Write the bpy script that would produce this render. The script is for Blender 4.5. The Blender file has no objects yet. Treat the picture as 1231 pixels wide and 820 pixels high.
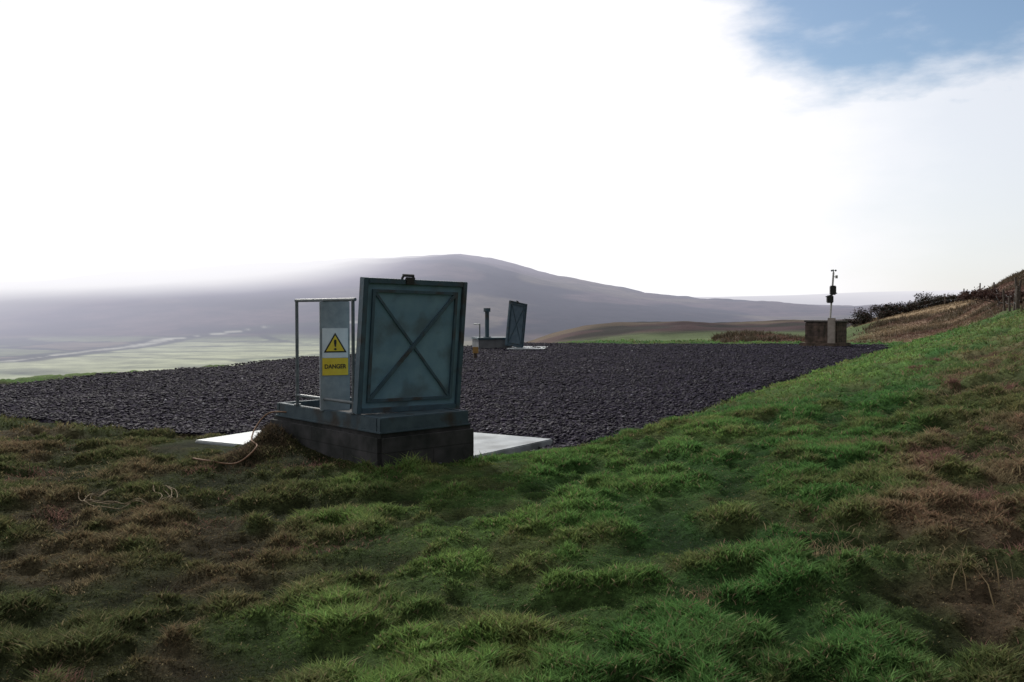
import bpy, bmesh, math, numpy as np
from mathutils import Vector, Matrix
rng=np.random.default_rng(7)
scene=bpy.context.scene
COL=scene.collection
# ---------------------------------------------------------------- helpers
def ss(a,b,x):
    t=np.clip((np.asarray(x,float)-a)/(b-a),0,1); return t*t*(3-2*t)
def _h(ix,iy,seed):
    n=(ix.astype(np.int64)*374761393+iy.astype(np.int64)*668265263+seed*974711)&0xffffffff
    n=((n^(n>>13))*1274126177)&0xffffffff
    n=(n^(n>>16))&0xffffffff
    return n/4294967295.0
def vn(x,y,sc,seed=0):
    x=np.asarray(x,float)/sc; y=np.asarray(y,float)/sc
    ix=np.floor(x).astype(np.int64); iy=np.floor(y).astype(np.int64)
    fx=x-ix; fy=y-iy; fx=fx*fx*(3-2*fx); fy=fy*fy*(3-2*fy)
    a=_h(ix,iy,seed);b=_h(ix+1,iy,seed);c=_h(ix,iy+1,seed);d=_h(ix+1,iy+1,seed)
    return (a*(1-fx)+b*fx)*(1-fy)+(c*(1-fx)+d*fx)*fy
def fn(x,y,sc,seed=0,o=3):
    v=0;am=1;t=0
    for i in range(o):
        xr=x*math.cos(.6*i+.3)-y*math.sin(.6*i+.3); yr=x*math.sin(.6*i+.3)+y*math.cos(.6*i+.3)
        v=v+am*vn(xr,yr,sc/2**i,seed+i*17);t+=am;am*=.55
    return v/t
F=1094.0; HZ=375.0; CZ=1.45
def prof(pts,d):
    xs=[(p[0]-615.5)/F*d for p in pts]; zs=[(HZ-p[1])/F*d+CZ for p in pts]
    return xs,zs
R1=prof([(-300,350),(10,343),(200,331),(350,318),(430,313),(500,310),(555,307),(590,312),(640,326),(700,340),(760,352),(820,358),(900,363),(1000,368),(1400,372)],2200)
R2=prof([(-200,380),(600,376),(700,364),(780,357),(860,357),(950,355),(1045,351),(1150,349),(1400,352)],4500)
RS=prof([(560,412),(620,404),(690,395),(740,389),(800,387),(870,389),(960,386),(1060,384),(1200,380)],270)
GPOLY=np.array([(0.35,9.25),(-0.55,9.3),(-3.5,10.7),(-6.8,12.25),(-12.5,15.2),(-10.4,18.7),(-0.6,43.5),(16.6,40.5),(15.2,36.5),(9.2,25.5),(4.1,15.9),(1.6,10.9)])
SLAB=np.array([(-.68,8.50),(.46,10.15),(-2.45,11.95),(-3.52,10.05)])
def polydist(x,y,P):
    """signed distance, positive inside"""
    x=np.asarray(x,float); y=np.asarray(y,float)
    d=np.full(x.shape,1e9); ins=np.zeros(x.shape,bool); n=len(P)
    for i in range(n):
        ax,ay=P[i]; bx,by=P[(i+1)%n]
        ex,ey=bx-ax,by-ay
        t=np.clip(((x-ax)*ex+(y-ay)*ey)/(ex*ex+ey*ey),0,1)
        d=np.minimum(d,np.hypot(x-ax-t*ex,y-ay-t*ey))
        c=((ay>y)!=(by>y))&(x<(bx-ax)*(y-ay)/((by-ay) if by!=ay else 1e-9)+ax)
        ins^=c
    return np.where(ins,d,-d)
HA=math.radians(42); ca,sa=math.cos(HA),math.sin(HA)
NX,NY=-1.18,8.08
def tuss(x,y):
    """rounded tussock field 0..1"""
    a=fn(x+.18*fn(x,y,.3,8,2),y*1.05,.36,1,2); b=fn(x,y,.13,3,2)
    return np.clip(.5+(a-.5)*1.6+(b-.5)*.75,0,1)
def moundf(x,y): return np.exp(-(((x-17.6)/4.2)**2+((y-66)/9.)**2))
def H(x,y,lump=True):
    x=np.asarray(x,float);y=np.asarray(y,float)
    s=(x-.5)*.877-(y-9.5)*.48
    k=np.interp(y,[0,3,5,10,20,35,60,120,300],[.03,.05,.075,.125,.22,.345,.275,.1,.0])
    se=np.maximum(0,s-.2); se=np.where(se<6,se,6+np.minimum(se-6,60)*.35)
    z=k*se
    s2=-((x+10.3)*.877-(y-18.7)*.48)
    z=z-3.0*ss(.15,11,s2)-27*ss(8,300,s2)
    z=z-1.2*ss(0,18,y-44.5+.2*x)*ss(6,-2,s)
    e=np.maximum(0,x-.36*y)
    z=z+.60*np.power(np.minimum(e,60),.70)*ss(38,98,y)*(1-ss(110,320,y))
    z=z+(fn(x,y,5,25,3)-.5)*.55*ss(45,70,y)*(1-ss(200,300,y))*ss(0,5,e)
    z=z+1.05*moundf(x,y)*(.8+.4*fn(x,y,3,26,2))
    ms_=np.exp(-((y-270)/75)**2)*ss(-25,25,x)
    z=z+(np.interp(x,*RS)+(fn(x,y,14,28,3)-.5)*1.6-z)*ms_
    p1=np.interp(x,*R1)+ (fn(x,y,260,5)-.5)*26*ss(900,1300,y)*(1-ss(1900,2200,y))+(fn(x,y,70,15,3)-.5)*12*ss(1100,1500,y)
    p2=np.interp(x,*R2)
    z=z+(p1-z)*ss(820,2200,y)
    z=np.where(y>2200,p1+(-30-p1)*ss(2200,3200,y),z)
    z=np.where(y>3200,-30+(p2+30)*ss(3200,4500,y),z)
    z=np.where(y>4500,p2*(1-ss(4500,6500,y)),z)
    z=z+.20*np.exp(-(((x+2.46)/.17)**2+((y-9.15)/.30)**2))
    dx,dy=x-NX,y-NY; hx=dx*ca+dy*sa; hy=-dx*sa+dy*ca
    dd=np.hypot(np.maximum(np.maximum(-hx,hx-1.12),0),np.maximum(np.maximum(-hy,hy-2.02),0))
    z=z+(.05+.10*ss(.6,2.0,hy))*ss(.5,.0,dd)*ss(1.0,.4,hx)
    if lump:
        pdm=polydist(x,y,GPOLY)
        g=ss(.15,-.25,pdm)
        r=np.hypot(x,y)
        am=g*(1-ss(60,160,r))*ss(-.1,-.9,polydist(x,y,SLAB))
        c1=x-((y-3)*.52+.25)
        z=z+am*((tuss(x,y)-.5)*(.115+.04*ss(0,1,c1))+(fn(x,y,1.5,2,2)-.5)*.16)
        z=z-.10*ss(-.05,.3,pdm)
        z=z-.08*ss(-.02,.15,polydist(x,y,SLAB))
    return z
def fin(bm,name,mat=None,parent=None,smooth=False):
    me=bpy.data.meshes.new(name); bm.normal_update(); bm.to_mesh(me); bm.free()
    return mkobj(me,name,mat,parent,smooth)
def mkobj(me,name,mat=None,parent=None,smooth=False):
    ob=bpy.data.objects.new(name,me); COL.objects.link(ob)
    if mat: me.materials.append(mat)
    if parent: ob.parent=parent
    if smooth:
        me.polygons.foreach_set('use_smooth',[True]*len(me.polygons))
    return ob
def empty(name,loc,rz=0,label='',cat='',group=None):
    o=bpy.data.objects.new(name,None); COL.objects.link(o); o.location=loc; o.rotation_euler=(0,0,rz)
    o.empty_display_size=.2
    o['label']=label;o['category']=cat
    if group:o['group']=group
    return o
def box(bm,x0,x1,y0,y1,z0,z1,M=None,bev=0):
    v=[bm.verts.new((x,y,z)) for x in(x0,x1) for y in(y0,y1) for z in(z0,z1)]
    fs=[(0,1,3,2),(4,6,7,5),(0,4,5,1),(2,3,7,6),(0,2,6,4),(1,5,7,3)]
    ff=[bm.faces.new([v[i] for i in f]) for f in fs]
    if bev:
        es=list({e for f in ff for e in f.edges})
        r=bmesh.ops.bevel(bm,geom=es,offset=bev,segments=2,affect='EDGES')
        v=list({q for q in r['verts']}|{q for q in v if q.is_valid})
    if M is not None: bmesh.ops.transform(bm,matrix=M,verts=[q for q in v if q.is_valid])
    return v
def cyl(bm,p,q,r,seg=10,r2=None):
    p=Vector(p);q=Vector(q);d=q-p
    M=Matrix.Translation((p+q)/2)@d.to_track_quat('Z','Y').to_matrix().to_4x4()
    bmesh.ops.create_cone(bm,cap_ends=True,segments=seg,radius1=r,radius2=r if r2 is None else r2,depth=d.length,matrix=M)
def tube(pts,r,seg=8):
    bm=bmesh.new(); rings=[]
    P=[Vector(p) for p in pts]
    for i,p in enumerate(P):
        t=(P[min(i+1,len(P)-1)]-P[max(i-1,0)]).normalized()
        u=t.cross(Vector((0,0,1))); 
        if u.length<.05:u=t.cross(Vector((1,0,0)))
        u.normalize();w=t.cross(u)
        rings.append([bm.verts.new(p+(u*math.cos(a)+w*math.sin(a))*r) for a in [2*math.pi*j/seg for j in range(seg)]])
    for a,b in zip(rings,rings[1:]):
        for j in range(seg): bm.faces.new((a[j],a[(j+1)%seg],b[(j+1)%seg],b[j]))
    return bm
def soup(name,V,Fidx,loops_per,mat,colors=None,kind=None):
    me=bpy.data.meshes.new(name)
    me.vertices.add(len(V)); me.vertices.foreach_set('co',np.asarray(V,np.float32).ravel())
    tot=np.asarray(loops_per,np.int32); li=np.asarray(Fidx,np.int32)
    me.loops.add(len(li)); me.loops.foreach_set('vertex_index',li)
    me.polygons.add(len(tot)); st=np.zeros(len(tot),np.int32); st[1:]=np.cumsum(tot)[:-1]
    me.polygons.foreach_set('loop_start',st); me.polygons.foreach_set('loop_total',tot)
    me.update(calc_edges=True); me.validate()
    if colors is not None:
        at=me.color_attributes.new(name='Col',type='FLOAT_COLOR',domain='POINT')
        c=np.ones((len(V),4),np.float32); c[:,:colors.shape[1]]=colors
        at.data.foreach_set('color',c.ravel())
    ob=mkobj(me,name,mat)
    if kind: ob['kind']=kind
    return ob
# ---------------------------------------------------------------- materials
def newmat(name):
    m=bpy.data.materials.new(name); m.use_nodes=True; nt=m.node_tree
    return m,nt,nt.nodes['Principled BSDF'],nt.nodes['Material Output']
def noisemat(name,c1,c2,scale=8,rough=.7,bump=.3,metal=0,c3=None,s3=1.5,detail=6,spec=.5,bscale=None):
    m,nt,b,o=newmat(name); N=nt.nodes;L=nt.links
    tc=N.new('ShaderNodeTexCoord')
    n=N.new('ShaderNodeTexNoise');n.inputs['Scale'].default_value=scale;n.inputs['Detail'].default_value=detail
    L.new(tc.outputs['Object'],n.inputs['Vector'])
    r=N.new('ShaderNodeValToRGB'); r.color_ramp.elements[0].position=.35;r.color_ramp.elements[1].position=.65
    r.color_ramp.elements[0].color=(*c1,1);r.color_ramp.elements[1].color=(*c2,1)
    L.new(n.outputs['Fac'],r.inputs['Fac']); out=r.outputs['Color']
    if c3:
        n3=N.new('ShaderNodeTexNoise');n3.inputs['Scale'].default_value=s3;n3.inputs['Detail'].default_value=8
        L.new(tc.outputs['Object'],n3.inputs['Vector'])
        r3=N.new('ShaderNodeValToRGB');r3.color_ramp.elements[0].position=.50;r3.color_ramp.elements[1].position=.66
        L.new(n3.outputs['Fac'],r3.inputs['Fac'])
        mx=N.new('ShaderNodeMixRGB');mx.inputs['Color2'].default_value=(*c3,1)
        L.new(r3.outputs['Color'],mx.inputs['Fac']);L.new(out,mx.inputs['Color1']);out=mx.outputs['Color']
    L.new(out,b.inputs['Base Color'])
    b.inputs['Roughness'].default_value=rough;b.inputs['Metallic'].default_value=metal
    b.inputs['Specular IOR Level'].default_value=spec
    bp=N.new('ShaderNodeBump');bp.inputs['Strength'].default_value=bump;bp.inputs['Distance'].default_value=.02
    nb=N.new('ShaderNodeTexNoise');nb.inputs['Scale'].default_value=bscale or scale*3;nb.inputs['Detail'].default_value=8
    L.new(tc.outputs['Object'],nb.inputs['Vector']);L.new(nb.outputs['Fac'],bp.inputs['Height']);L.new(bp.outputs['Normal'],b.inputs['Normal'])
    return m
M_panel=noisemat('painted steel panel',(.115,.215,.285),(.155,.27,.335),5,.55,.1,c3=(.095,.15,.18),s3=3.2,spec=.3)
M_frame=noisemat('painted steel frame',(.040,.078,.105),(.06,.105,.135),6,.5,.15,c3=(.05,.05,.05),s3=5,spec=.35)
M_curb=noisemat('dark weathered steel',(.035,.058,.074),(.055,.085,.10),6,.65,.25,c3=(.038,.036,.032),s3=4,spec=.22)
M_galv=noisemat('galvanised steel',(.21,.25,.28),(.28,.32,.35),14,.5,.1,c3=(.16,.18,.20))
M_rail=noisemat('dull rail',(.07,.09,.10),(.12,.14,.15),14,.55,.1)
M_conc=noisemat('pale wet concrete',(.20,.23,.25),(.31,.34,.35),3,.42,.25,c3=(.12,.135,.14),s3=2.2,bscale=40)
M_dark=noisemat('void',(.01,.01,.01),(.02,.02,.02),3,.9,.1)  # near-black colour standing in for shade inside the hatch
M_white=noisemat('white sign paint',(.62,.66,.70),(.72,.75,.78),9,.45,.02)
M_yellow=noisemat('yellow sign paint',(.70,.50,.03),(.78,.58,.05),9,.45,.02)
M_black=noisemat('black sign paint',(.012,.012,.012),(.02,.02,.02),9,.5,.02)
M_rope=noisemat('straw rope',(.15,.115,.065),(.25,.195,.12),30,.9,.4)
M_hose=noisemat('orange brown hose',(.14,.075,.04),(.20,.11,.06),30,.8,.3)
M_wood=noisemat('weathered wood',(.05,.038,.03),(.11,.085,.07),18,.9,.4)
M_marker=noisemat('orange yellow marker',(.30,.17,.05),(.38,.23,.07),12,.7,.1)
def blockmat(name,c1,c2,mort,sc=1.0,bw=.45,rh=.13):
    m,nt,b,o=newmat(name);N=nt.nodes;L=nt.links
    tc=N.new('ShaderNodeTexCoord');sx=N.new('ShaderNodeSeparateXYZ');cb=N.new('ShaderNodeCombineXYZ');ad=N.new('ShaderNodeMath')
    L.new(tc.outputs['Object'],sx.inputs[0]);L.new(sx.outputs['X'],ad.inputs[0]);L.new(sx.outputs['Y'],ad.inputs[1])
    L.new(ad.outputs[0],cb.inputs['X']);L.new(sx.outputs['Z'],cb.inputs['Y'])
    br=N.new('ShaderNodeTexBrick');br.inputs['Scale'].default_value=sc;br.inputs['Brick Width'].default_value=bw;br.inputs['Row Height'].default_value=rh
    br.inputs['Mortar Size'].default_value=.006;br.inputs['Color1'].default_value=(*c1,1);br.inputs['Color2'].default_value=(*c2,1);br.inputs['Mortar'].default_value=(*mort,1)
    L.new(cb.outputs[0],br.inputs['Vector'])
    n=N.new('ShaderNodeTexNoise');n.inputs['Scale'].default_value=5;n.inputs['Detail'].default_value=9;L.new(tc.outputs['Object'],n.inputs['Vector'])
    r=N.new('ShaderNodeValToRGB');r.color_ramp.elements[0].position=.3;r.color_ramp.elements[0].color=(.4,.48,.42,1);r.color_ramp.elements[1].position=.7;r.color_ramp.elements[1].color=(1.6,1.5,1.5,1)
    L.new(n.outputs['Fac'],r.inputs['Fac'])
    mx=N.new('ShaderNodeMixRGB');mx.blend_type='MULTIPLY';mx.inputs['Fac'].default_value=1
    L.new(br.outputs['Color'],mx.inputs['Color1']);L.new(r.outputs['Color'],mx.inputs['Color2']);L.new(mx.outputs['Color'],b.inputs['Base Color'])
    bp=N.new('ShaderNodeBump');bp.inputs['Strength'].default_value=.7;bp.inputs['Distance'].default_value=.03
    sm=N.new('ShaderNodeMath');sm.operation='SUBTRACT';L.new(n.outputs['Fac'],sm.inputs[0]);L.new(br.outputs['Fac'],sm.inputs[1]);L.new(sm.outputs[0],bp.inputs['Height'])
    L.new(bp.outputs['Normal'],b.inputs['Normal']);b.inputs['Roughness'].default_value=.9;b.inputs['Specular IOR Level'].default_value=.2
    return m
M_plinth=blockmat('stained block plinth',(.036,.038,.040),(.046,.046,.046),(.026,.027,.028),bw=1.2,rh=.18)
M_pillar=blockmat('weathered masonry',(.10,.075,.06),(.07,.055,.048),(.05,.045,.04),bw=.5,rh=.22)
def vmat(name,trans=.25,rough=.7,spec=.2):
    m,nt,b,o=newmat(name);N=nt.nodes;L=nt.links
    a=N.new('ShaderNodeAttribute');a.attribute_name='Col'
    L.new(a.outputs['Color'],b.inputs['Base Color']);b.inputs['Roughness'].default_value=rough;b.inputs['Specular IOR Level'].default_value=spec
    if trans:
        t=N.new('ShaderNodeBsdfTranslucent');L.new(a.outputs['Color'],t.inputs['Color'])
        mx=N.new('ShaderNodeMixShader');mx.inputs[0].default_value=trans
        L.new(b.outputs[0],mx.inputs[1]);L.new(t.outputs[0],mx.inputs[2]);L.new(mx.outputs[0],o.inputs['Surface'])
    return m
M_blade=vmat('grass blades',.45,.85,.08)
M_leaf=vmat('leaves',.25)
M_stone=vmat('slate chips',0,.75,.12)
def groundmat():
    m,nt,b,o=newmat('hillside ground');N=nt.nodes;L=nt.links
    a=N.new('ShaderNodeAttribute');a.attribute_name='Col'
    tc=N.new('ShaderNodeTexCoord')
    n=N.new('ShaderNodeTexNoise');n.inputs['Scale'].default_value=30;n.inputs['Detail'].default_value=10;n.inputs['Roughness'].default_value=.7;L.new(tc.outputs['Object'],n.inputs['Vector'])
    n2=N.new('ShaderNodeTexNoise');n2.inputs['Scale'].default_value=.03;n2.inputs['Detail'].default_value=12;n2.inputs['Roughness'].default_value=.7;L.new(tc.outputs['Object'],n2.inputs['Vector'])
    ad=N.new('ShaderNodeMath');ad.operation='ADD';L.new(n.outputs['Fac'],ad.inputs[0]);L.new(n2.outputs['Fac'],ad.inputs[1])
    mr=N.new('ShaderNodeMapRange');mr.inputs['From Min'].default_value=.75;mr.inputs['From Max'].default_value=1.25;mr.inputs['To Min'].default_value=.3;mr.inputs['To Max'].default_value=1.65;L.new(ad.outputs[0],mr.inputs['Value'])
    mx=N.new('ShaderNodeMixRGB');mx.blend_type='MULTIPLY';mx.inputs['Fac'].default_value=1
    L.new(a.outputs['Color'],mx.inputs['Color1']);L.new(mr.outputs['Result'],mx.inputs['Color2']);L.new(mx.outputs['Color'],b.inputs['Base Color'])
    b.inputs['Roughness'].default_value=.95;b.inputs['Specular IOR Level'].default_value=.05
    bp=N.new('ShaderNodeBump');bp.inputs['Strength'].default_value=1;bp.inputs['Distance'].default_value=.05;L.new(n.outputs['Fac'],bp.inputs['Height']);L.new(bp.outputs['Normal'],b.inputs['Normal'])
    em=N.new('ShaderNodeEmission')  # aerial haze painted into the ground as emission, weighted by vertex position
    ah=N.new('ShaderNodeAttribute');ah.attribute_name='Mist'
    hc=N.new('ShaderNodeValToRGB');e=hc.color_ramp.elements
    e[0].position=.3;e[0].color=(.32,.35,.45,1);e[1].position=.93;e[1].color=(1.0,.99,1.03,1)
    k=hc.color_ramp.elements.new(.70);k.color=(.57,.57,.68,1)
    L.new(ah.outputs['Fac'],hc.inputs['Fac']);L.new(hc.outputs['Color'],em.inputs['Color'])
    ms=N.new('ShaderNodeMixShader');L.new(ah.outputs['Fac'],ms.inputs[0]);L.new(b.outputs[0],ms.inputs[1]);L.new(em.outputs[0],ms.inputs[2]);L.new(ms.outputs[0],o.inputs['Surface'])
    return m
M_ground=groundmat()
# ---------------------------------------------------------------- colour fields
def mixc(a,b,t): return a*(1-t[...,None])+b*t[...,None]
C=lambda *v:np.array(v,float)
def gcol(x,y):
    x=np.asarray(x,float);y=np.asarray(y,float)
    n1=fn(x,y,1.1,31,3);n2=fn(x,y,.35,41,2);n3=fn(x,y,3.5,51,2)
    c=np.ones(x.shape+(3,))*C(.062,.150,.042)
    c=mixc(c,C(.130,.225,.062),ss(.36,.66,n3*.5+n1*.5)*.85)
    c=mixc(c,C(.14,.135,.060),ss(.52,.68,fn(x,y,.5,57,3))*.5)
    ol=ss(.05,-1.2,x+.14*(y-5)+(n1-.5)*2.0+(n3-.5)*1.5)*(1-ss(13,20,y))
    c=mixc(c,C(.070,.074,.036),ol*.84)
    c1=x-((y-3)*.52+.25)+(n1-.5)*1.6+(n3-.5)*1.2
    br=ss(-.1,1.1,c1)*(1-ss(9,24,y)*.65)
    c=mixc(c,C(.115,.112,.052),br*.75)
    pt=ss(.50,.64,n1)*ss(.34,.54,n2)
    c=mixc(c,C(.185,.120,.090),pt*(.06+.62*np.maximum(ol*.6,br)))
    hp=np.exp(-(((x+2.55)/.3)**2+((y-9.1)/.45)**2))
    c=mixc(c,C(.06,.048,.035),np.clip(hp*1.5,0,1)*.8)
    return c*(.38+1.02*tuss(x,y))[...,None]  # hollows between tussocks painted darker: occlusion shade and moisture in the colour
def brackenmask(x,y):
    s=(x-.5)*.877-(y-9.5)*.48
    n=fn(x,y,3,61,3)
    return np.maximum(np.maximum(ss(4.4,5.4,s+(n-.5)*1.6)*ss(26,38,y), ss(0,5,x-.36*y+(n-.5)*8)*ss(50,64,y)),ss(.12,.3,moundf(x,y)))
def tanmask(x,y): return ss(.30,.46,fn(x,y,16,77,2))*ss(45,60,y)*ss(.54,.49,x/np.maximum(y,1))*ss(.34,.37,x/np.maximum(y,1))
# ---------------------------------------------------------------- ground sheet
az=np.concatenate([np.linspace(-180,-50,30,endpoint=False),np.linspace(-50,-32,50,endpoint=False),np.linspace(-32,32,880,endpoint=False),np.linspace(32,50,50,endpoint=False),np.linspace(50,180,31)[:-1]])
az=np.radians(az)
rr=np.concatenate([[.25,1,1.8],np.linspace(2.4,13,300,endpoint=False),np.geomspace(13,60,160,endpoint=False),np.geomspace(60,7500,290)])
A,R=np.meshgrid(az,rr); X=R*np.sin(A);Y=R*np.cos(A);Z=H(X,Y)
nr,na=X.shape
V=np.stack([X,Y,Z],-1).reshape(-1,3)
V=np.vstack([V,[[0,0,H(0,0)]]])
i,j=np.meshgrid(np.arange(nr-1),np.arange(na),indexing='ij'); j2=(j+1)%na
Q=np.stack([i*na+j,i*na+j2,(i+1)*na+j2,(i+1)*na+j],-1).reshape(-1,4)[:, ::-1]
T=np.stack([np.full(na,len(V)-1),(np.arange(na)+1)%na,np.arange(na)],-1)
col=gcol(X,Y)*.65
bm_=brackenmask(X,Y); col=mixc(col,C(.12,.075,.060),bm_*.95)
col=mixc(col,C(.26,.195,.12),tanmask(X,Y)*bm_*.85)
col=mixc(col,C(.070,.098,.042),ss(43,60,Y)*(1-bm_))
s2g=-((X+10.3)*.877-(Y-18.7)*.48)
col=mixc(col,C(.17,.19,.11),ss(0,3,s2g)*ss(14,18,Y)*(1-ss(-.02,.03,X/np.maximum(Y,1))))
far=ss(150,200,R)
pts=np.stack([rng.uniform(-1600,1600,260),rng.uniform(120,2100,260)],-1)
tints=rng.random(260)
fx=X.ravel();fy=Y.ravel();sel=np.where((far.ravel()>0)&(fy>0))[0]
d1=np.full(len(fx),1e9);d2=np.full(len(fx),1e9);idx=np.zeros(len(fx),int)
qx=fx[sel]*.62+(vn(fx[sel],fy[sel],60,3)-.5)*26; qy=fy[sel]; a1=np.full(len(sel),1e9);a2=a1.copy();ai=np.zeros(len(sel),int)
for kk,(px,py) in enumerate(pts):
    d=np.hypot(qx-px*.62,qy-py); c1=d<a1
    a2=np.where(c1,a1,np.minimum(a2,d)); ai=np.where(c1,kk,ai); a1=np.where(c1,d,a1)
d1[sel]=a1;d2[sel]=a2;idx[sel]=ai
edge=(d2-d1).reshape(X.shape); tin=tints[idx].reshape(X.shape)
fc=mixc(np.ones(X.shape+(3,))*C(.13,.15,.08),C(.24,.25,.15),ss(.2,.9,tin))
fc=mixc(fc,C(.12,.085,.065),ss(.55,.57,tin)*.8)
road=[(-450,540),(-333,603),(-353,764),(-361,950),(-292,1080),(-150,1130)]
rd=np.full(X.shape,1e9)
for (ax,ay),(bx,by) in zip(road,road[1:]):
    ex,ey=bx-ax,by-ay;t=np.clip(((X-ax)*ex+(Y-ay)*ey)/(ex*ex+ey*ey),0,1);rd=np.minimum(rd,np.hypot(X-ax-t*ex,Y-ay-t*ey))
rdn=rd+(fn(X,Y,40,66,2)-.5)*16
rx_=np.interp(Y,[540,603,764,950,1080],[-450,-333,-353,-361,-292])
past=ss(960,900,Y)*ss(0,25,X-rx_)*ss(-20,-90,X)
past=np.maximum(past,ss(600,560,Y)*ss(-20,-90,X))
fc=mixc(fc,mixc(np.ones(X.shape+(3,))*C(.30,.33,.20),C(.38,.40,.25),tin),past*.97)
mo=ss(-29,-22,Z+(fn(X,Y,180,9,3)-.5)*12)*ss(870,960,Y)
mc=mixc(np.ones(X.shape+(3,))*C(.085,.058,.058),C(.024,.020,.024),ss(.38,.56,fn(X,Y,150,12,4)))
mc=mixc(mc,C(.15,.125,.09),ss(.57,.68,fn(X,Y,210,14,3))*.6)
fc=mixc(fc,mc,mo)
spur=ss(-30,20,X)*ss(205,222,Y+(fn(X,Y,30,33,2)-.5)*20)*(1-ss(620,800,Y))
sc_=mixc(np.ones(X.shape+(3,))*C(.058,.038,.040),C(.032,.030,.028),ss(.42,.58,fn(X,Y*2,22,34,3)))
sc_=mixc(sc_,C(.095,.075,.055),ss(.58,.68,fn(X*.35,Y,26,35,2))*.8)
fc=mixc(fc,sc_,spur)
fc=mixc(fc,C(.080,.105,.050),ss(-30,20,X)*(1-ss(205,222,Y+(fn(X,Y,30,33,2)-.5)*20)))
hedge=ss(13,5,edge)*(1-mo*.85)*(1-past*.45)*(1-spur); fc=mixc(fc,C(.022,.028,.022),hedge*.9)
fc=mixc(fc,C(.03,.035,.025),ss(26,17,rdn)*.8)
fc=mixc(fc,C(.42,.42,.35),ss(8,3,rdn)*.8)
col=mixc(col,fc,far)
left=np.maximum(-X,0)
painted_haze=1-np.exp(-(np.maximum(R-150,0)/2350)-(left*ss(150,500,R)/900)-ss(10,100,Z)*ss(80,700,left)*ss(700,1400,R)*3.2-ss(40,150,Z)*ss(1500,2000,R)*.3)  # painted haze amount: grows with distance, leftwards and with height
painted_haze=painted_haze*ss(150,450,R)
at=np.vstack([col.reshape(-1,3),[[.05,.06,.02]]])
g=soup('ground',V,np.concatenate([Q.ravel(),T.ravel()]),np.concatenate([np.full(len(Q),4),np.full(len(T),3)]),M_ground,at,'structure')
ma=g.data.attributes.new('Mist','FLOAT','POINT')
ma.data.foreach_set('value',np.append(painted_haze.ravel(),0).astype(np.float32))
g.data.polygons.foreach_set('use_smooth',np.ones(len(g.data.polygons),bool))
# ---------------------------------------------------------------- gravel bed
def warp_in(x,y): return polydist(x,y,GPOLY)+(fn(x,y,.5,91,2)-.5)*.35
gx=np.arange(-13.5,18,.11)
gys=np.concatenate([np.arange(8.6,20,.07),np.arange(20,46,.16)])
GX,GY=np.meshgrid(gx,gys);D=warp_in(GX,GY)
def gzf(x,y): return ((fn(x,y,.16,5,2)-.5)*.025+(fn(x,y,1.1,16,2)-.5)*.06+(fn(x,y,3.5,6,2)-.5)*.10)-.05*ss(-.35,0,polydist(x,y,SLAB))
GZ=gzf(GX,GY)-ss(.25,-.1,D)*.12
keep=D>-.12
ids=-np.ones(GX.shape,int); 
q=keep[:-1,:-1]&keep[1:,:-1]&keep[:-1,1:]&keep[1:,1:]
used=np.zeros(GX.shape,bool);used[:-1,:-1]|=q;used[1:,:-1]|=q;used[:-1,1:]|=q;used[1:,1:]|=q
ids[used]=np.arange(used.sum())
Vg=np.stack([GX[used],GY[used],GZ[used]],-1)
Qg=np.stack([ids[:-1,:-1][q],ids[:-1,1:][q],ids[1:,1:][q],ids[1:,:-1][q]],-1)
m,nt,b,o=newmat('slate gravel');N=nt.nodes;L=nt.links
tc=N.new('ShaderNodeTexCoord');vo=N.new('ShaderNodeTexVoronoi');vo.inputs['Scale'].default_value=24;L.new(tc.outputs['Object'],vo.inputs['Vector'])
rp=N.new('ShaderNodeValToRGB');e=rp.color_ramp.elements;e[0].color=(.006,.005,.010,1);e[1].color=(.026,.021,.040,1)
k=e.new(.6);k.color=(.013,.011,.020,1);sp=N.new('ShaderNodeSeparateColor');L.new(vo.outputs['Color'],sp.inputs[0]);L.new(sp.outputs[0],rp.inputs['Fac']);L.new(rp.outputs['Color'],b.inputs['Base Color'])
b.inputs['Roughness'].default_value=.95;b.inputs['Specular IOR Level'].default_value=.04
bp=N.new('ShaderNodeBump');bp.inputs['Strength'].default_value=.5;bp.inputs['Distance'].default_value=.03;bp.invert=True
L.new(vo.outputs['Distance'],bp.inputs['Height']);L.new(bp.outputs['Normal'],b.inputs['Normal']);M_gravel=m
soup('gravel',Vg,Qg.ravel(),np.full(len(Qg),4),M_gravel,None,'structure')
n=210000
yy=8.8+ (36*(rng.random(n)**1.8)); xx=(rng.random(n)*2-1)*(.6*yy+1.5)
okk=(warp_in(xx,yy)>.0)&(polydist(xx,yy,SLAB)<.0); xx=xx[okk];yy=yy[okk];n=len(xx)
sz=(.010+.028*rng.random(n)**2.2)*(1+yy/60)
octa=np.array([(1,0,0),(-1,0,0),(0,1,0),(0,-1,0),(0,0,1),(0,0,-1)],float)
P=octa[None]+rng.normal(0,.28,(n,6,3)); P[...,2]*=.48
ang=rng.random(n)*6.283;tl=rng.normal(0,.5,n)
x_=P[...,0]*np.cos(ang)[:,None]-P[...,1]*np.sin(ang)[:,None];y_=P[...,0]*np.sin(ang)[:,None]+P[...,1]*np.cos(ang)[:,None]
z_=P[...,2]+x_*tl[:,None]*.6
P=np.stack([x_,y_,z_],-1)*sz[:,None,None]
P[...,0]+=xx[:,None];P[...,1]+=yy[:,None];P[...,2]+=(gzf(xx,yy)+.004)[:,None]
tri_=np.array([(0,2,4),(2,1,4),(1,3,4),(3,0,4),(2,0,5),(1,2,5),(3,1,5),(0,3,5)])
I=(np.arange(n)[:,None,None]*6+tri_[None]).reshape(-1)
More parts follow.
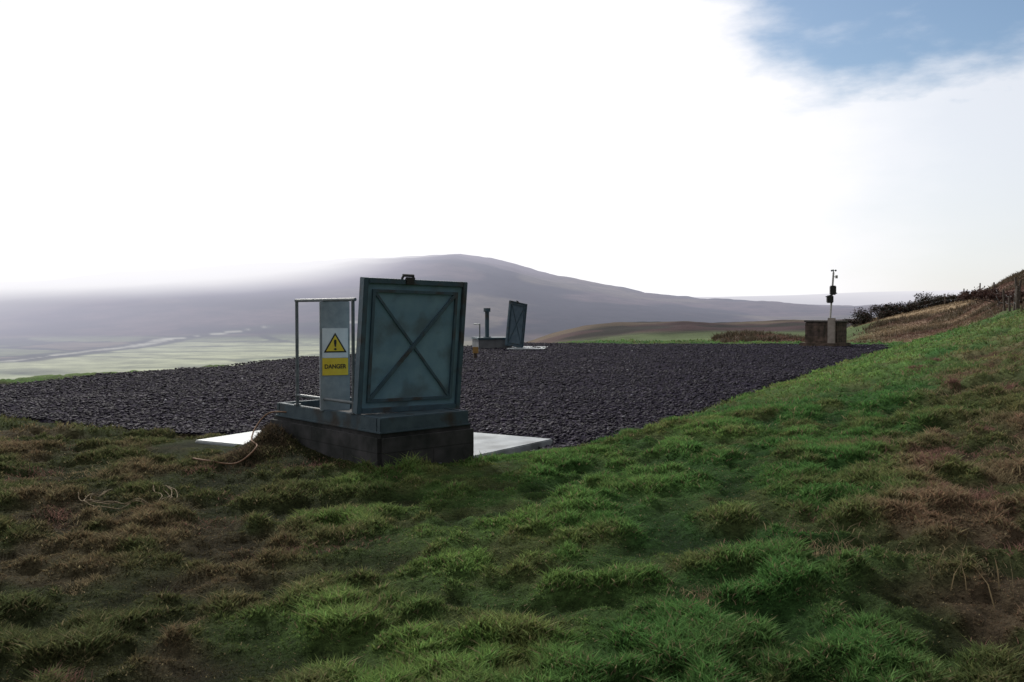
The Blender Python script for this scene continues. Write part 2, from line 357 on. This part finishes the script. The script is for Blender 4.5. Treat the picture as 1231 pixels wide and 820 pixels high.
v=rng.random(n)**2.2; cs=np.stack([.007+.026*v,.006+.020*v,.0115+.036*v],-1)
pale=rng.random(n)<.010; cs[pale]=cs[pale]*0+C(.12,.12,.14)*rng.uniform(.6,1.3,(pale.sum(),1))
soup('gravel_chippings',P.reshape(-1,3),I,np.full(n*8,3),M_stone,np.repeat(cs,6,0),'stuff')
# ---------------------------------------------------------------- grass
def hatchloc(x,y):
    dx,dy=x-NX,y-NY; return dx*ca+dy*sa,-dx*sa+dy*ca
def blades(name,x,y,h,w,c,lean=.5,kind='stuff',mat=None):
    n=len(x); z=H(x,y)
    th=rng.random(n)*6.283; ux,uy=np.cos(th),np.sin(th)
    la=rng.random(n)*6.283; lx=np.cos(la)*h*lean*rng.random(n);ly=np.sin(la)*h*lean*rng.random(n)
    V=np.zeros((n,5,3)); 
    for k_,(sg,f,l,ww) in enumerate([(-1,0,0,1),(1,0,0,1),(1,.6,.35,.8),(-1,.6,.35,.8),(0,1,1,0)]):
        V[:,k_,0]=x+ux*w*.5*sg*ww+lx*l;V[:,k_,1]=y+uy*w*.5*sg*ww+ly*l;V[:,k_,2]=z-.01+h*f
    base=np.arange(n)[:,None]*5
    I=np.concatenate([base+[0,1,2,3],base+[3,2,4]],1).ravel()
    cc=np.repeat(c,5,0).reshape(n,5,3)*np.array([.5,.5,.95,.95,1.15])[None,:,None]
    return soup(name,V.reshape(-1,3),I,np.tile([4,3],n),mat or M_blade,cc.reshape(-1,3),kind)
n=980000
r=2.3*np.exp(rng.random(n)*math.log(46/2.3)*1.0); r=np.where(rng.random(n)<.5,rng.uniform(2.3,12,n),r)
t=np.radians(rng.uniform(-31.5,31.5,n)); x=r*np.sin(t);y=r*np.cos(t)
lx_,ly_=hatchloc(x,y)
ok=(warp_in(x,y)<.06)&~((lx_>-.01)&(lx_<1.13)&(ly_>-.01)&(ly_<2.11))&(polydist(x,y,SLAB)<-.02)&(brackenmask(x,y)<.6)
s2=-((x+10.3)*.877-(y-18.7)*.48); ok&=(s2<-.3)|(y<15)
ok&=~((y>38)&(x<.06*y))
x=x[ok];y=y[ok];r=r[ok]
cl=tuss(x,y); ok=rng.random(len(x))<(.7+.3*cl)
x=x[ok];y=y[ok];r=r[ok];cl=cl[ok];n=len(x)
h=(.012+.032*ss(.4,.95,cl))*rng.uniform(.5,1.35,n)*(1+r/45); w=rng.uniform(.0028,.0055,n)*(1+r/5)
sd_=ss(-.05,-.8,polydist(x,y,SLAB)); h=h*(.6+.4*sd_)
lx_,ly_=hatchloc(x,y); nearbox=np.where((lx_>-.2)&(ly_>-.2)&(lx_<1.25)&(ly_<2.3),1.0,0.)
h=h*(1+1.8*nearbox*rng.random(n))
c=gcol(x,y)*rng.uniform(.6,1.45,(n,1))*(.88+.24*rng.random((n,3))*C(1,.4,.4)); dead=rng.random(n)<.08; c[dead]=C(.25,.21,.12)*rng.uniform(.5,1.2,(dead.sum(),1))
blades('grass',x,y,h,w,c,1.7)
n=26000
cx=rng.uniform(-6,9,760);cy=rng.uniform(2.6,18,760)
okc=((cx>(cy-3)*.52+.2)|((cx<-.9)&(rng.random(760)<.5)))&(np.abs(cx)<.62*cy+.5)&(warp_in(cx,cy)<-.3)&(polydist(cx,cy,SLAB)<-.5)&(fn(cx,cy,1.1,31,3)>.42); cx=cx[okc];cy=cy[okc]
pi=rng.integers(0,len(cx),n); sg=rng.uniform(.05,.15,len(cx))[pi]; x=cx[pi]+rng.normal(0,1,n)*sg;y=cy[pi]+rng.normal(0,1,n)*sg
lx_,ly_=hatchloc(x,y); ok=~((lx_>-.05)&(lx_<1.15)&(ly_>-.05)&(ly_<2.15))&(polydist(x,y,SLAB)<-.1)&(np.hypot(x,y)>2.3)
x=x[ok];y=y[ok];pi=pi[ok];n=len(x)
rc=rng.random(len(cx))[pi]
c=np.where((rc<.55)[:,None],C(.23,.185,.11),C(.20,.115,.092))*rng.uniform(.55,1.35,(n,1))
hh_=rng.uniform(.03,.085,len(cx))[pi]*np.where(x>0,1.0,.65)
blades('dead_grass',x,y,hh_*rng.uniform(.4,1.2,n),rng.uniform(.003,.005,n)*(1+y/12),c,1.7)
n=14;x=2.04+rng.normal(0,.08,n);y=3.9+rng.normal(0,.12,n)
blades('dry_stalks',x,y,rng.uniform(.08,.2,n),rng.uniform(.004,.007,n),C(.22,.17,.10)*rng.uniform(.6,1.2,(n,1)),.9)
n=1300;x=rng.normal(-2.5,.16,n);y=rng.normal(8.98,.28,n);lx_,ly_=hatchloc(x,y)
ok=~((lx_>-.02)&(lx_<1.13)&(ly_>-.02)&(ly_<2.11))&(polydist(x,y,SLAB)<.1);x=x[ok];y=y[ok];n=len(x)
blades('dry_straw',x,y,rng.uniform(.03,.07,n),rng.uniform(.005,.009,n),C(.075,.056,.038)*rng.uniform(.5,1.6,(n,1)),1.7)
# bracken bank
n=190000
y=24*np.exp(rng.random(n)*math.log(125/24.));x=rng.uniform(.22,.64,n)*y
ok=brackenmask(x,y)>rng.random(n)*.8+.2; x=x[ok];y=y[ok];n=len(x)
nn=fn(x,y,2.5,83,3); c=mixc(np.ones((n,3))*C(.185,.108,.086),C(.10,.080,.052),ss(.45,.6,nn)); c=mixc(c,C(.29,.22,.14),tanmask(x,y)*.85)
c=c*rng.uniform(.6,1.4,(n,1))
blades('bracken',x,y,(.08+.42*ss(.35,.75,nn)*(1-.75*tanmask(x,y)))*rng.uniform(.5,1.2,n),rng.uniform(.02,.045,n)*(1+y/60),c,1.2,mat=M_leaf)
# ---------------------------------------------------------------- concrete slab
def slab(name,P,z0,z1,mat):
    bm=bmesh.new(); a=[bm.verts.new((p[0],p[1],z1)) for p in P]; f=bm.faces.new(a)
    r=bmesh.ops.extrude_face_region(bm,geom=[f]); 
    for q in r['geom']:
        if isinstance(q,bmesh.types.BMVert): q.co.z=z0
    bmesh.ops.recalc_face_normals(bm,faces=bm.faces)
    bmesh.ops.bevel(bm,geom=list(bm.edges),offset=.012,segments=2,affect='EDGES')
    o=fin(bm,name,mat); o['kind']='structure'; return o
slab('concrete_slab',SLAB,-.15,.03,M_conc)
# ---------------------------------------------------------------- main hatch
hatch=empty('access_hatch',(NX,NY,0),HA,'open blue-grey steel access hatch on block plinth beside gravel','hatch')
bm=bmesh.new(); box(bm,0,1.12,0,2.10,-.35,.355,bev=.04); fin(bm,'plinth',M_plinth,hatch)
bm=bmesh.new()
x0,x1,y0,y1=.03,1.05,.03,1.98
zt=.495
box(bm,x0,x1,y0,y0+.06,.357,zt,bev=.006);box(bm,x0,x1,y1-.06,y1,.357,zt,bev=.006)
box(bm,x0,x0+.06,y0+.062,y1-.062,.357,zt,bev=.006);box(bm,x1-.06,x1,y0+.062,y1-.062,.357,zt,bev=.006)
box(bm,x0+.062,x1-.062,y0+.062,.46,.42,zt-.006,bev=.003)
box(bm,x0-.012,x1+.012,y0-.012,y1+.012,.356,.372,bev=.003)
fin(bm,'frame',M_curb,hatch)
bm=bmesh.new(); box(bm,x0+.065,x1-.065,.465,y1-.065,.376,.382); fin(bm,'opening',M_dark,hatch)  # dark sheet over the solid plinth, painted as the chamber's shade
def make_lid(parent,W,Hh,loc,rot,mats=(M_panel,M_frame)):
    lid=empty('lid',loc); del lid['label'];del lid['category']
    lid.parent=parent; lid.rotation_euler=rot
    bm=bmesh.new(); box(bm,.004,W-.004,.03,.05,.0,Hh-.004); fin(bm,'panel',mats[0],lid)
    bm=bmesh.new(); t=.05
    box(bm,0,t,0,.085,.0,Hh,bev=.005);box(bm,W-t,W,0,.085,.0,Hh,bev=.005)
    box(bm,t+.001,W-t-.001,.002,.083,Hh-t,Hh-.001,bev=.004);box(bm,t+.001,W-t-.001,.002,.083,.001,t,bev=.004)
    a=.105;u=.028
    box(bm,a,a+u,.008,.0295,a,Hh-a);box(bm,W-a-u,W-a,.008,.0295,a,Hh-a)
    box(bm,a+u+.001,W-a-u-.001,.010,.029,Hh-a-u,Hh-a);box(bm,a+u+.001,W-a-u-.001,.010,.029,a,a+u)
    fin(bm,'lid_frame',mats[1],lid)
    bm=bmesh.new(); a=.135
    p=Vector((a,0,a));q_=Vector((W-a,0,Hh-a));L_=(q_-p).length;an=math.atan2(q_.z-p.z,q_.x-p.x)
    box(bm,0,L_,.006,.028,-.017,.017,M=Matrix.Translation(p)@Matrix.Rotation(-an,4,'Y'))
    p=Vector((a,0,Hh-a));an=-an
    box(bm,0,L_/2-.02,.016,.0285,-.012,.012,M=Matrix.Translation(p)@Matrix.Rotation(-an,4,'Y'))
    box(bm,L_/2+.02,L_,.016,.0285,-.012,.012,M=Matrix.Translation(p)@Matrix.Rotation(-an,4,'Y'))
    fin(bm,'brace',mats[1],lid)
    bm=bmesh.new(); c=W*.42
    cyl(bm,(c-.07,.035,Hh),(c-.05,.035,Hh+.035),.012);cyl(bm,(c+.07,.035,Hh),(c+.05,.035,Hh+.035),.012);cyl(bm,(c-.06,.035,Hh+.035),(c+.06,.035,Hh+.035),.014)
    box(bm,c-.045,c+.045,-.012,.02,Hh-.05,Hh+.02,bev=.006)
    fin(bm,'latch',M_black,lid)
    for hx in(.18,W-.18):
        bm=bmesh.new();cyl(bm,(hx-.06,.10,.0),(hx+.06,.10,.0),.017);box(bm,hx-.05,hx+.05,.086,.094,.0,.12);fin(bm,'hinge',M_frame,lid)
    return lid
make_lid(hatch,1.17,1.27,(.02,.40,.500),(math.radians(5),math.radians(1.0),math.radians(-3)))
def T(p,q,r=.0125): 
    bm=bmesh.new();cyl(bm,p,q,r);return bm
rail=empty('guard_rail',(0,0,0)); del rail['label'];del rail['category'];rail.parent=hatch
rx=.045
for py in(.50,1.56):
    bm=T((rx,py,.5),(rx,py,1.56),.017); cyl(bm,(rx,py,.50),(rx,py,.512),.035); fin(bm,'post',M_rail,rail)
for zz in(1.565,.60):
    bm=T((rx,.46,zz),(rx,1.58,zz),.016);fin(bm,'rail',M_rail,rail)
sgn=empty('sign_post',(.14,.98,.5)); del sgn['label'];del sgn['category'];sgn.parent=hatch;sgn.rotation_euler=(0,0,math.radians(-22))
W=.29
bm=bmesh.new();box(bm,-W/2,W/2,0,.05,-.02,1.055,bev=.006);fin(bm,'backing_plate',M_galv,sgn)
sw=.25; z0=.33;z1=.50;z2=.79
bm=bmesh.new();box(bm,-sw/2,sw/2,-.008,-.001,z1+.001,z2,bev=.001);fin(bm,'white_panel',M_white,sgn)
bm=bmesh.new();box(bm,-sw/2,sw/2,-.008,-.001,z0,z1-.001,bev=.001);fin(bm,'yellow_panel',M_yellow,sgn)
def tri(name,cx,cz,s,y,mat):
    bm=bmesh.new();hh=s*.866
    V=[bm.verts.new(p) for p in((cx-s/2,y,cz-hh/3),(cx+s/2,y,cz-hh/3),(cx,y,cz+2*hh/3))];bm.faces.new(V);return fin(bm,name,mat,sgn)
tri('warning_border',0,.618,.225,-.010,M_black);tri('warning_triangle',0,.618,.178,-.0125,M_yellow)
def text(s,size,loc,mat,name,par,sx=1):
    cu=bpy.data.curves.new('t','FONT');cu.body=s;cu.size=size;cu.align_x='CENTER';cu.align_y='CENTER';cu.offset=.0015
    o=bpy.data.objects.new('t',cu);COL.objects.link(o);dg=bpy.context.evaluated_depsgraph_get()
    me=bpy.data.meshes.new_from_object(o.evaluated_get(dg));bpy.data.objects.remove(o)
    me.name=name;o=mkobj(me,name,mat,par);o.location=loc;o.rotation_euler=(math.radians(90),0,0);o.scale=(sx,1,1);return o
text('!',.145,(0,-.015,.622),M_black,'exclamation_mark',sgn,1.3)
text('DANGER',.058,(0,-.011,.415),M_black,'lettering',sgn,.9)
def drape(pts):
    out=[];P=[np.array(p,float) for p in pts]
    for i in range(len(P)-1):
        p0=P[max(i-1,0)];p1=P[i];p2=P[i+1];p3=P[min(i+2,len(P)-1)]
        for t in np.linspace(0,1,12,endpoint=False):
            out.append(.5*((2*p1)+(-p0+p2)*t+(2*p0-5*p1+4*p2-p3)*t*t+(-p0+3*p1-3*p2+p3)*t**3))
    out.append(P[-1]);return out
def gz(x,y,o): return float(H(x,y))+o
hp=[(-2.10,9.5,.40),(-2.30,9.42,.41),(-2.52,9.42,.40),(-2.62,9.3,.28),(-2.60,9.05,gz(-2.60,9.05,.05)),(-2.48,8.8,gz(-2.48,8.8,.04)),(-2.62,8.6,gz(-2.62,8.6,.035)),(-2.9,8.6,gz(-2.9,8.6,.035)),(-3.1,8.8,gz(-3.1,8.8,.03))]
bm=tube(drape(hp),.008);o=fin(bm,'hose',M_hose,None,True);o['label']='thin orange-brown hose trailing off the plinth onto grass';o['category']='hose'
pts=[]
for i_ in range(260):
    a=i_/260*2*math.pi*3.4; rad=.24+.05*math.sin(a*1.7)+.03*math.cos(3.1*a)
    xx_=-3.02+rad*1.15*math.cos(a)+.02*math.sin(a*4.3);yy_=7.15+rad*1.35*math.sin(a)*1.0+.05*math.sin(a*.6); pts.append((xx_,yy_,gz(xx_,yy_,.020+.010*math.sin(a*2.3))))
for i_ in range(14):
    f=i_/14; xx_=pts[259][0]+.35*f;yy_=pts[259][1]+.18*math.sin(f*4);pts.append((xx_,yy_,gz(xx_,yy_,.018)))
bm=tube(pts,.0038,6);o=fin(bm,'rope',M_rope,None,True);o['label']='loose coil of pale straw-coloured rope lying on grass';o['category']='rope'
# ---------------------------------------------------------------- second hatch
h2=empty('access_hatch',(-1.30,35.6,0),math.radians(14),'distant grey access hatch with leaning open lid and vent post','hatch')
bm=bmesh.new();box(bm,0,1.35,0,1.3,-.2,.36,bev=.02);fin(bm,'plinth',noisemat('mid grey concrete',(.11,.12,.13),(.16,.17,.18),4,.8,.3),h2)
bm=bmesh.new();box(bm,-.03,1.38,-.03,1.33,.362,.44,bev=.01);fin(bm,'frame',M_frame,h2)
M_lid2=noisemat('blue grey lid paint',(.07,.11,.15),(.10,.15,.19),5,.6,.1,spec=.3)
make_lid(h2,1.02,1.78,(1.04,-.30,.14),(0,math.radians(8),math.radians(34)),(M_lid2,M_frame))
bm=bmesh.new();cyl(bm,(.42,.4,.44),(.42,.4,1.45),.085);cyl(bm,(.42,.4,1.45),(.42,.4,1.60),.14,12);cyl(bm,(.42,.4,.44),(.42,.4,.47),.16,12);fin(bm,'vent_pipe',M_frame,h2)
bm=T((.06,.1,.44),(.06,.1,.98),.025);fin(bm,'post',M_rail,h2)
bm=T((.06,.1,.96),(.06,1.2,.96),.025);fin(bm,'rail',M_rail,h2)
slab('concrete_slab',np.array([(-.2,34.9),(1.25,34.6),(1.5,37.2),(-.1,37.6)]),-.12,.04,M_conc)
mk=empty('marker_post',(-1.15,28.4,-.02),.3,'short yellow-orange marker post standing in gravel','marker post')
bm=bmesh.new();box(bm,-.05,.05,-.04,.04,0,.3,bev=.01);fin(bm,'stake',M_wood,mk)
bm=bmesh.new();box(bm,-.09,.09,-.055,-.042,.18,.38,bev=.004);fin(bm,'plate',M_marker,mk)
# ---------------------------------------------------------------- masonry housing + mast
bx=13.35;by=37.4
hs=empty('masonry_housing',(bx,by,0),math.radians(50),'weathered brown block housing with pale panel beside gravel edge','housing')
bm=bmesh.new();box(bm,0,1.15,0,1.35,-.4,1.02,bev=.03);fin(bm,'wall',M_pillar,hs)
bm=bmesh.new();box(bm,-.04,1.19,-.04,1.39,1.022,1.10,bev=.02);fin(bm,'capping',noisemat('cap stone',(.08,.07,.065),(.12,.11,.10),5,.9,.4),hs)
bm=bmesh.new();box(bm,-.08,-.002,.05,.36,-.2,1.20,bev=.012);fin(bm,'pale_panel',noisemat('pale weathered post',(.24,.21,.18),(.33,.29,.25),5,.9,.4),hs)
bm=bmesh.new();box(bm,-.14,1.32,-.12,1.55,-.4,.16,bev=.03);fin(bm,'footing',M_pillar,hs)
ms=empty('weather_mast',(bx-.02,by+.75,1.10),0,'slender instrument mast standing on block housing','mast')
M_cream=noisemat('instrument paint',(.38,.37,.35),(.48,.47,.45),9,.5,.05)
bm=T((0,0,0),(.12,0,2.0),.04);fin(bm,'pole',M_cream,ms)
bm=bmesh.new();box(bm,-.15,.11,-.10,.08,.72,1.04,bev=.03);box(bm,-.02,.22,-.10,.08,1.06,1.45,bev=.03);fin(bm,'instrument_box',M_black,ms)
bm=bmesh.new();cyl(bm,(-.20,0,.98),(.28,0,1.14),.02);fin(bm,'cross_arm',M_rail,ms)
bm=bmesh.new();cyl(bm,(.12,0,2.0),(.12,0,2.1),.02)
for a in(0,2.09,4.19):
    e_=(.12+.09*math.cos(a),.09*math.sin(a),2.08);cyl(bm,(.12,0,2.08),e_,.008,6);bmesh.ops.create_uvsphere(bm,u_segments=10,v_segments=6,radius=.042,matrix=Matrix.Translation(e_))
fin(bm,'anemometer',M_rail,ms)
bm=bmesh.new();box(bm,.10,.24,-.006,.006,1.80,1.83);box(bm,.20,.30,-.005,.005,1.75,1.88);fin(bm,'wind_vane',M_cream,ms)
# ---------------------------------------------------------------- fence on the bank
fence=empty('fence',(0,0,0),0,'old leaning timber post and wire fence on brown bank','fence')
fp=[(19.9,35.9),(21.9,39.3),(24.4,44.0),(26.0,47.2),(28.2,51.6),(30.2,55.8),(32.6,61),(36.6,69),(40.0,76.5),(42.6,83),(44.6,90),(45.6,96),(44.6,101),(41,104)]
tops=[]
for k_,(px,py) in enumerate(fp):
    z=float(H(px,py)); bm=bmesh.new(); cyl(bm,(0,0,-.3),(rng.normal(0,.12),rng.normal(0,.07),1.40+rng.normal(0,.25)),.075,8,.055)
    o=fin(bm,'post',M_wood,fence);o.location=(px,py,z);tops.append((px,py,z))
for hh in(.55,.98):
    pts=[]
    for p,q_ in zip(tops,tops[1:]):
        for f in np.linspace(0,1,6,endpoint=False): pts.append((p[0]+(q_[0]-p[0])*f,p[1]+(q_[1]-p[1])*f,p[2]+(q_[2]-p[2])*f+hh-.08*math.sin(math.pi*f)))
    fin(tube(pts,.004,4),'wire',M_rail,fence)
# ---------------------------------------------------------------- bushes
def bush(x,y,w,h,lab,kindn='bush',tint=(.022,.024,.016),n=1300):
    z=float(H(x,y,False))
    k_=8; cc=np.stack([rng.normal(0,w*.34,k_),rng.normal(0,w*.25,k_),rng.uniform(.2,.7,k_)*h],-1); rad=rng.uniform(.16,.36,k_)*h
    pi=rng.integers(0,k_,n); d=rng.normal(0,1,(n,3));d/=np.linalg.norm(d,axis=1)[:,None]; d*=(rng.random(n)**.5)[:,None]*rng.uniform(.8,1.25,(n,1))
    P=cc[pi]+d*(rad[pi][:,None])*np.array([1.4,1.2,1.]); P[:,2]=np.maximum(P[:,2],.02)
    s=rng.uniform(.04,.10,n)
    A_=rng.normal(0,1,(n,3));A_/=np.linalg.norm(A_,axis=1)[:,None];B_=np.cross(A_,rng.normal(0,1,(n,3)));B_/=np.linalg.norm(B_,axis=1)[:,None]
    V=np.stack([P-A_*s[:,None],P+B_*s[:,None]*.6,P+A_*s[:,None],P-B_*s[:,None]*.6],1).reshape(-1,3)
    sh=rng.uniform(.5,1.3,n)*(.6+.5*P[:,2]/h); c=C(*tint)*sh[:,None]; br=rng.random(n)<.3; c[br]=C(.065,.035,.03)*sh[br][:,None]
    me_o=empty(kindn,(x,y,z-.05),0,lab,'bush','scrub bushes along the ridge')
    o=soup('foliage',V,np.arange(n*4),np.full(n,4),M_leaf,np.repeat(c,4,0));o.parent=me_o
    bm=bmesh.new()
    for q_ in cc[:4]: cyl(bm,(q_[0]*.2,q_[1]*.2,-.1),tuple(q_),.05,6,.02)
    fin(bm,'stem',M_wood,me_o)
for k_ in range(20):
    f=k_/19; px=1030+f*122+rng.normal(0,3); yb=104+rng.normal(0,3); x=(px-615.5)/F*yb
    w=rng.uniform(1.6,2.6);h=rng.uniform(1.0,2.2)
    bush(x,yb,w,h,'dark low scrub bush on the ridge of brown bank')
for px,yb,h in[(1160,92,1.3),(1172,86,1.1),(1184,78,1.2),(1200,68,1.1),(1212,62,.9),(1224,56,1.0)]:
    bush((px-615.5)/F*yb,yb,2.2,h,'low reddish-brown scrub bush on rough grass',tint=(.09,.05,.042))
# ---------------------------------------------------------------- world, sun, camera
SAZ,SEL=math.radians(-24),math.radians(36)
sd=Vector((math.sin(SAZ)*math.cos(SEL),math.cos(SAZ)*math.cos(SEL),math.sin(SEL)))
w=bpy.data.worlds.new('World');scene.world=w;w.use_nodes=True;nt=w.node_tree;N=nt.nodes;L=nt.links
bg=N['Background'];bg.inputs['Strength'].default_value=.1
sky=N.new('ShaderNodeTexSky');sky.sky_type='NISHITA';sky.sun_disc=False;sky.sun_elevation=SEL;sky.sun_rotation=SAZ
tc=N.new('ShaderNodeTexCoord')
def dot(v):
    d=N.new('ShaderNodeVectorMath');d.operation='DOT_PRODUCT';d.inputs[1].default_value=v;L.new(tc.outputs['Generated'],d.inputs[0]);return d.outputs['Value']
def mrange(src,a,b,c=0,d=1,smooth=True):
    m=N.new('ShaderNodeMapRange');m.interpolation_type='SMOOTHSTEP' if smooth else 'LINEAR'
    for n_,v in(('From Min',a),('From Max',b),('To Min',c),('To Max',d)):m.inputs[n_].default_value=v
    L.new(src,m.inputs['Value']);return m.outputs['Result']
def math_(op,a,b):
    m=N.new('ShaderNodeMath');m.operation=op
    for i_,v in enumerate((a,b)):
        if isinstance(v,(int,float)):m.inputs[i_].default_value=v
        else:L.new(v,m.inputs[i_])
    return m.outputs[0]
mp=N.new('ShaderNodeMapping');mp.inputs['Scale'].default_value=(3,3,8);L.new(tc.outputs['Generated'],mp.inputs['Vector'])
nz=N.new('ShaderNodeTexNoise');nz.inputs['Scale'].default_value=1.6;nz.inputs['Detail'].default_value=8;nz.inputs['Roughness'].default_value=.55;L.new(mp.outputs[0],nz.inputs['Vector'])
nc=math_('MULTIPLY',math_('SUBTRACT',nz.outputs['Fac'],.5),.05)
g1=math_('ADD',dot(Vector((.455,1,.56)).normalized()),nc)
blue=mrange(g1,.963,.979)
g2=math_('ADD',dot(Vector((.66,1,.14)).normalized()),nc)
thin=mrange(g2,.955,.995,0,.32)
hole=math_('MAXIMUM',blue,thin)
br=mrange(dot(Vector((sd.x,sd.y,.55)).normalized()),-.3,.75,2.8,10.8)
cb=N.new('ShaderNodeCombineColor');L.new(math_('MULTIPLY',br,.985),cb.inputs[0]);L.new(math_('MULTIPLY',br,.975),cb.inputs[1]);L.new(br,cb.inputs[2])
skc=N.new('ShaderNodeMixRGB');skc.blend_type='MULTIPLY';skc.inputs['Fac'].default_value=1;skc.inputs['Color2'].default_value=(.85,.93,.98,1);L.new(sky.outputs[0],skc.inputs['Color1'])
mx=N.new('ShaderNodeMixRGB');L.new(hole,mx.inputs['Fac']);L.new(cb.outputs[0],mx.inputs['Color1']);L.new(skc.outputs[0],mx.inputs['Color2'])
L.new(mx.outputs[0],bg.inputs['Color'])
sl=bpy.data.lights.new('sun','SUN');sl.energy=3.3;sl.angle=math.radians(2.5);sl.color=(1,.96,.88)
so=bpy.data.objects.new('sun',sl);COL.objects.link(so);so.rotation_euler=sd.to_track_quat('Z','Y').to_euler();so.location=(0,0,30)
cam=bpy.data.cameras.new('camera');cam.lens=32;cam.sensor_width=36;cam.clip_end=20000;cam.clip_start=.05
co=bpy.data.objects.new('camera',cam);COL.objects.link(co);co.location=(0,0,CZ);co.rotation_euler=(math.radians(90)-math.atan(35/F),0,0)
scene.camera=co
scene.view_settings.view_transform='Standard';scene.view_settings.look='None';scene.view_settings.exposure=0
